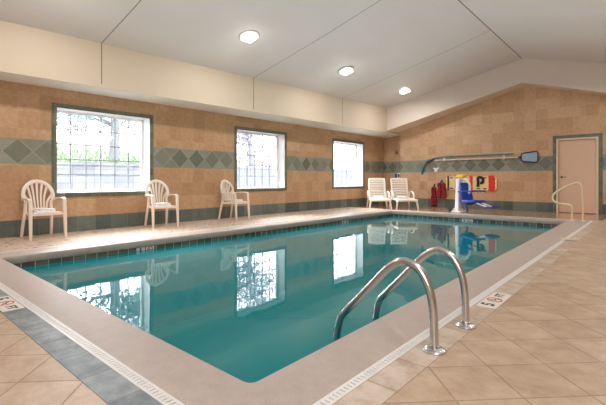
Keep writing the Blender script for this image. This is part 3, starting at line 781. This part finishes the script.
tag(r, 'white pool lift with blue seat and yellow cap on the far deck', 'pool lift')

# ------------------------------------------------------------------ pool tools on the wall
r = empty('leaf_skimmer', (-6.0, YE-.06, 1.62))
b = MB(); b.tube([(0.32,0,-.01),(1.5,0,-.005),(2.95,0,0)], .019, 12); b.build('pole', M['alu_pole'], r)
b = MB(); pf = rrect(.44,.32,.06,5,3.22,0); pf = [(x, z*(.72+.28*min(1,(x-3.0)/.35))) for x, z in pf]
b.tube([(x,0,z) for x, z in pf]+[(pf[0][0],0,pf[0][1])], .018, 8); b.bar([(2.92,0,0),(3.02,0,0)], .05, .05); hd = b.build('net_frame', M['net_frame'], r)
b = MB(); b.prism([(3.22+(x-3.22)*.95, z*.95) for x, z in pf], 0, .012, lambda a, c, h: (a, .012-h, c)); b.build('net', M['net_mesh'], hd, smooth=0)
tag(r, 'pale pole with a blue framed leaf net at its right end on the wall', 'pool net')
r = empty('pool_brush', (-5.85, YE-.055, 1.70))
b = MB(); b.tube([(0.12,0,-.02),(.45,0,.03),(2.66,0,.035)], .022, 12); b.build('pole', M['teal_pole'], r)
b = MB(); b.tube([(-.13,0,-.16),(.0,0,-.09),(.14,0,-.015)], .026, 10, scale=[1.2,1,1]); b.build('handle_joint', M['net_frame'], r)
b = MB(); cur = spline([(-.02,-.01,-.03),(-.16,-.01,-.12),(-.26,-.01,-.26),(-.31,-.01,-.42),(-.33,-.01,-.56)], 6); b.bar(cur, .04, .025, up=(0,1,0)); hd = b.build('brush_back', M['teal_pole'], r)
b = MB(); b.bar([Vector(p)+Vector((.04,0,-.015)) for p in cur[4:]], .04, .05, up=(0,1,0), scale=[1-.02*i for i in range(len(cur)-4)]); b.build('bristles', M['brush_blue'], hd)
tag(r, 'teal pole with a drooping curved blue brush at its left end on the wall', 'pool brush')
for x, z, lab in ((-5.38, 1.62, 'left white clip holding the pool poles to the wall'), (-3.5, 1.62, 'right white clip holding the pool poles to the wall')):
    b = MB(); b.box(-.035,.035,-.012,0,-.05,.13); b.box(-.03,.03,-.055,-.012,-.048,-.033); b.box(-.03,.03,-.055,-.012,.06,.075)
    o = b.build('pole_bracket', M['lift_white'], bevel=.003); o.location = (x, YE, z); tag(o, lab, 'bracket', 'wall clips for pool poles')
b = MB(); b.prism([(-.11,.07),(-.06,.07),(-.04,.05),(.04,.05),(.06,.07),(.11,.07),(.10,.03),(.055,.01),(.05,-.08),(-.05,-.08),(-.055,.01),(-.10,.03)], 0, .05, lambda a, c, h: (a, -h, c))
o = b.build('hose_hanger', M['lift_white'], bevel=.004); o.location = (-5.66, YE, 1.29); tag(o, 'small white hanger on the wall below the brush pole', 'wall hanger')
r = empty('wall_sign', (-7.33, NY, 1.10)); b = MB(); b.prism(rrect(.26,.20,.015,3), 0, .006, lambda a, c, h: (a, -h, c)); b.build('plate', M['marker_white'], r, smooth=0)
b = MB(); b.box(-.12,-.01,-.009,-.006,-.085,.085); b.build('blue_panel', M['sign_blue'], r, smooth=0)
b = MB(); b.box(.02,.07,-.009,-.006,-.07,.06); b.box(.085,.11,-.009,-.006,-.07,.06); b.build('printed_marks', M['marker_black'], r, smooth=0)
tag(r, 'small blue and white sign on the niche wall above the right lounger', 'sign')
b = MB(); b.prism([(-.06,-.05),(.06,-.05),(.03,.02),(.012,.09),(-.012,.09),(-.03,.02)], 0, .05, lambda a, c, h: (a, -h, c), inset=.008)
o = b.build('wall_sensor', M['brown_sensor']); o.location = (-7.36, NY, 1.98); tag(o, 'small brown triangular fitting high on the niche wall in the far corner', 'wall fitting')

# ------------------------------------------------------------------ ceiling lights
SL = math.atan(.2455)
def make_fixture():
    r = empty('ceiling_light')
    b = MB(); b.lathe([(.205,0),(.205,-.012),(.185,-.02),(.165,-.016),(.15,.0)], (0,0,0), 32); b.build('trim_ring', M['fixture_trim'], r)
    b = MB(); b.prism(rrect(.24,.24,.012,3), -.075, 0, inset=.01); b.build('lens', M['lens'], r)
    return r
fx = make_fixture()
def ceil_z(x): return RZ+(x-RX)*.2455 if x < RX else RZ-(x-RX)*.262
FX = [((-5.83, 5.09), 'glowing square ceiling light nearest the camera, above the second window'), ((-5.83, 8.31), 'glowing square ceiling light in the middle of the row of three'),
      ((-5.80, 11.4), 'glowing square ceiling light farthest away, next to the end beam')]
for i, ((x, y), lab) in enumerate(FX):
    o = fx if i == 0 else copy_tree(fx)
    o.location = (x, y, ceil_z(x)-.03); o.rotation_euler = (0, -SL, 0); tag(o, lab, 'ceiling light', 'square lens ceiling lights')

# ------------------------------------------------------------------ outside
mb = MB(); mb.quad((-40,-30,-.25),(XW-.3,-30,-.25),(XW-.3,45,-.25),(-40,45,-.25)); structure(mb.build('ground_outside', M['soil'], smooth=0))
mb = MB(); mb.box(-13.1,-12.6,-6,9.0,-.25,1.38); mb.box(-13.15,-12.55,-6,9.0,1.38,1.46); structure(mb.build('garden_wall', M['block'], smooth=0))
r = empty('board_fence', (-12.8, 9.0, -.25))
for k in range(8):
    b = MB(); b.box(-.12,-.03,k*2.2,k*2.2+.1,0,1.78); b.build('post', M['fence'], r, smooth=0)
b = MB()
for k in range(int(15.4/.15)): b.box(-.02,.0,k*.15,k*.15+.142,.03,1.66+.0*k)
b.build('boards', M['fence'], r, smooth=0)
b = MB(); b.box(-.04,.04,0,15.5,1.66,1.75); b.build('rail', M['fence'], r, smooth=0)
tag(r, 'pale grey board fence outside behind the second and third windows', 'fence')
# grass slope
mb = MB(); n = 15
for i in range(n):
    for j in range(12):
        f = lambda a, c: (-13.2-a*.9, -6+c*1.0, 1.30+.14*a+.06*math.sin(a*1.7+c))
        mb.quad(f(j,i), f(j+1,i), f(j+1,i+1), f(j,i+1))
for i in range(n): a_, b_ = f(0,i), f(0,i+1); mb.quad((a_[0],a_[1],-.25),(b_[0],b_[1],-.25),b_,a_)
structure(mb.build('ground_bank', M['grass'], smooth=0)); mb = MB()
rg = random.Random(3)
for k in range(4500):
    x = -13.22-rg.random()**2*6; y = -6+rg.random()*15; z = 1.32+.14*(-13.2-x)/.9; a = rg.random()*PI; h = rg.uniform(.08,.26); w = .02
    mb.add([(x-w*math.cos(a),y-w*math.sin(a),z),(x+w*math.cos(a),y+w*math.sin(a),z),(x+rg.uniform(-.05,.05),y+rg.uniform(-.05,.05),z+h)], [(0,1,2)])
tag(mb.build('grass', M['grass'], smooth=0), 'pale green grass on the bank above the garden wall outside', 'grass', kind='stuff')
def tree(name, x, y, z, H, spread, leafm, label, seed, nleaf=2600, lean=0):
    rt = empty(name, (x,y,z)); rn = random.Random(seed)
    b = MB(); top = Vector((lean,lean*.5,H))
    b.tube(spline([(0,0,-.2),(lean*.2+.05,.03,H*.3),(lean*.6,-.05,H*.65),tuple(top)], 4), .22, 10, scale=[1-.065*i for i in range(13)])
    tips = []
    for k in range(16):
        t = rn.uniform(.25,1); p = Vector((lean*t,0,H*t)); a = rn.uniform(0,2*PI); L = spread*rn.uniform(.6,1.)*(1.15-.5*t)
        q = p+Vector((math.cos(a)*L, math.sin(a)*L, L*rn.uniform(.0,.55))); mid = (p+q)/2+Vector((0,0,.12*L))
        b.tube(spline([p,mid,q],4), .06, 6, scale=[1.1-.1*i for i in range(9)]); tips += [mid, q, (mid+q)/2]
    b.build('trunk', M['bark'], rt)
    c = MB()
    for k in range(nleaf):
        p = rn.choice(tips)+Vector((rn.gauss(0,.45), rn.gauss(0,.45), rn.gauss(0,.3)))*spread/2.2
        s = rn.uniform(.05,.13); u = Vector((rn.gauss(0,1),rn.gauss(0,1),rn.gauss(0,1))).normalized(); v = u.orthogonal().normalized()
        c.add([p-u*s, p+v*s*.5, p+u*s, p-v*s*.5], [(0,1,2,3)])
    c.build('crown', leafm, rt, smooth=0); tag(rt, label, 'tree', 'trees outside the windows')
tree('garden_tree', -15.2, 6.6, 1.65, 4.2, 2.4, M['leaf'], 'grey-green tree outside, seen through the nearest window', 11, 3600)
tree('garden_tree', -15.0, 13.2, -.25, 4.9, 1.8, M['leaf_pink'], 'pinkish tree outside with a thin trunk, seen through the second window', 23, 1700)
tree('garden_tree', -17.5, 3.2, 2.0, 3.0, 1.8, M['leaf'], 'small grey-green tree farther back outside at the left of the nearest window', 31, 1200)

# ------------------------------------------------------------------ light
w = bpy.data.worlds.new('sky'); bpy.context.scene.world = w; w.use_nodes = True
nt = w.node_tree; bg = nt.nodes['Background']; tcn = nt.nodes.new('ShaderNodeTexCoord'); sp = nt.nodes.new('ShaderNodeSeparateXYZ'); rp = nt.nodes.new('ShaderNodeValToRGB')
nt.links.new(tcn.outputs['Generated'], sp.inputs[0]); nt.links.new(sp.outputs[2], rp.inputs[0])
rp.color_ramp.elements[0].color = (.97,.98,1,1); rp.color_ramp.elements[1].color = (.80,.90,1,1)
nt.links.new(rp.outputs[0], bg.inputs[0]); bg.inputs[1].default_value = 9.0

def area(loc, size, power, aim, col=(1,.965,.92), sy=None):
    l = bpy.data.lights.new('lamp', 'AREA'); l.energy = power; l.color = col; l.size = size
    if sy: l.shape = 'RECTANGLE'; l.size_y = sy
    o = bpy.data.objects.new('lamp', l); C.objects.link(o); o.location = loc
    o.rotation_euler = (Vector(aim)-Vector(loc)).to_track_quat('-Z', 'Y').to_euler(); return o
def point(loc, power, r=.12, col=(1,.965,.92)):
    l = bpy.data.lights.new('lamp', 'POINT'); l.energy = power; l.color = col; l.shadow_soft_size = r
    o = bpy.data.objects.new('lamp', l); C.objects.link(o); o.location = loc; return o
for x in (-5.83, .13):
    for y in (-1.2, 1.95, 5.09, 8.31, 11.4):
        z = ceil_z(x); area((x,y,z-.14), .26, 40 if x < -3 else (20 if y < 8 else 34), (x,y,0))
        point((x,y,z-.5), 2.5, .18)
sl = bpy.data.lights.new('sun', 'SUN'); sl.energy = 20.0; sl.angle = math.radians(44); sl.color = (1,.985,.97)
so = bpy.data.objects.new('sun', sl); C.objects.link(so); so.location = (-30,5,20); so.rotation_euler = Vector((1,-.08,-.60)).to_track_quat('-Z','Y').to_euler()
area((1.2,-1.8,2.3), 1.6, 110, (-4,6,3.2), (1,.97,.95))  # unseen bounced-flash fill added behind the camera
area((-2.8,5.2,1.9), 7.0, 120, (-2.8,5.2,5), (.97,.98,1), 11.0)  # unseen uplight added over the pool to brighten the ceiling, no fixture

# ------------------------------------------------------------------ camera
cam = bpy.data.cameras.new('camera'); co = bpy.data.objects.new('camera', cam); C.objects.link(co)
co.location = (0, 0, .95); co.rotation_euler = (PI/2, 0, math.radians(41.2)); cam.sensor_width = 36; cam.lens = 400/606*36
cam.shift_y = -23/606; cam.clip_start = .05
sc = bpy.context.scene; sc.camera = co
sc.view_settings.view_transform = 'Standard'; sc.view_settings.look = 'None'; sc.view_settings.exposure = 0
sc.cycles.max_bounces = 10; sc.cycles.diffuse_bounces = 5; sc.cycles.glossy_bounces = 4; sc.cycles.transparent_max_bounces = 12
sc.cycles.sample_clamp_indirect = 8; sc.cycles.caustics_reflective = False; sc.cycles.caustics_refractive = False
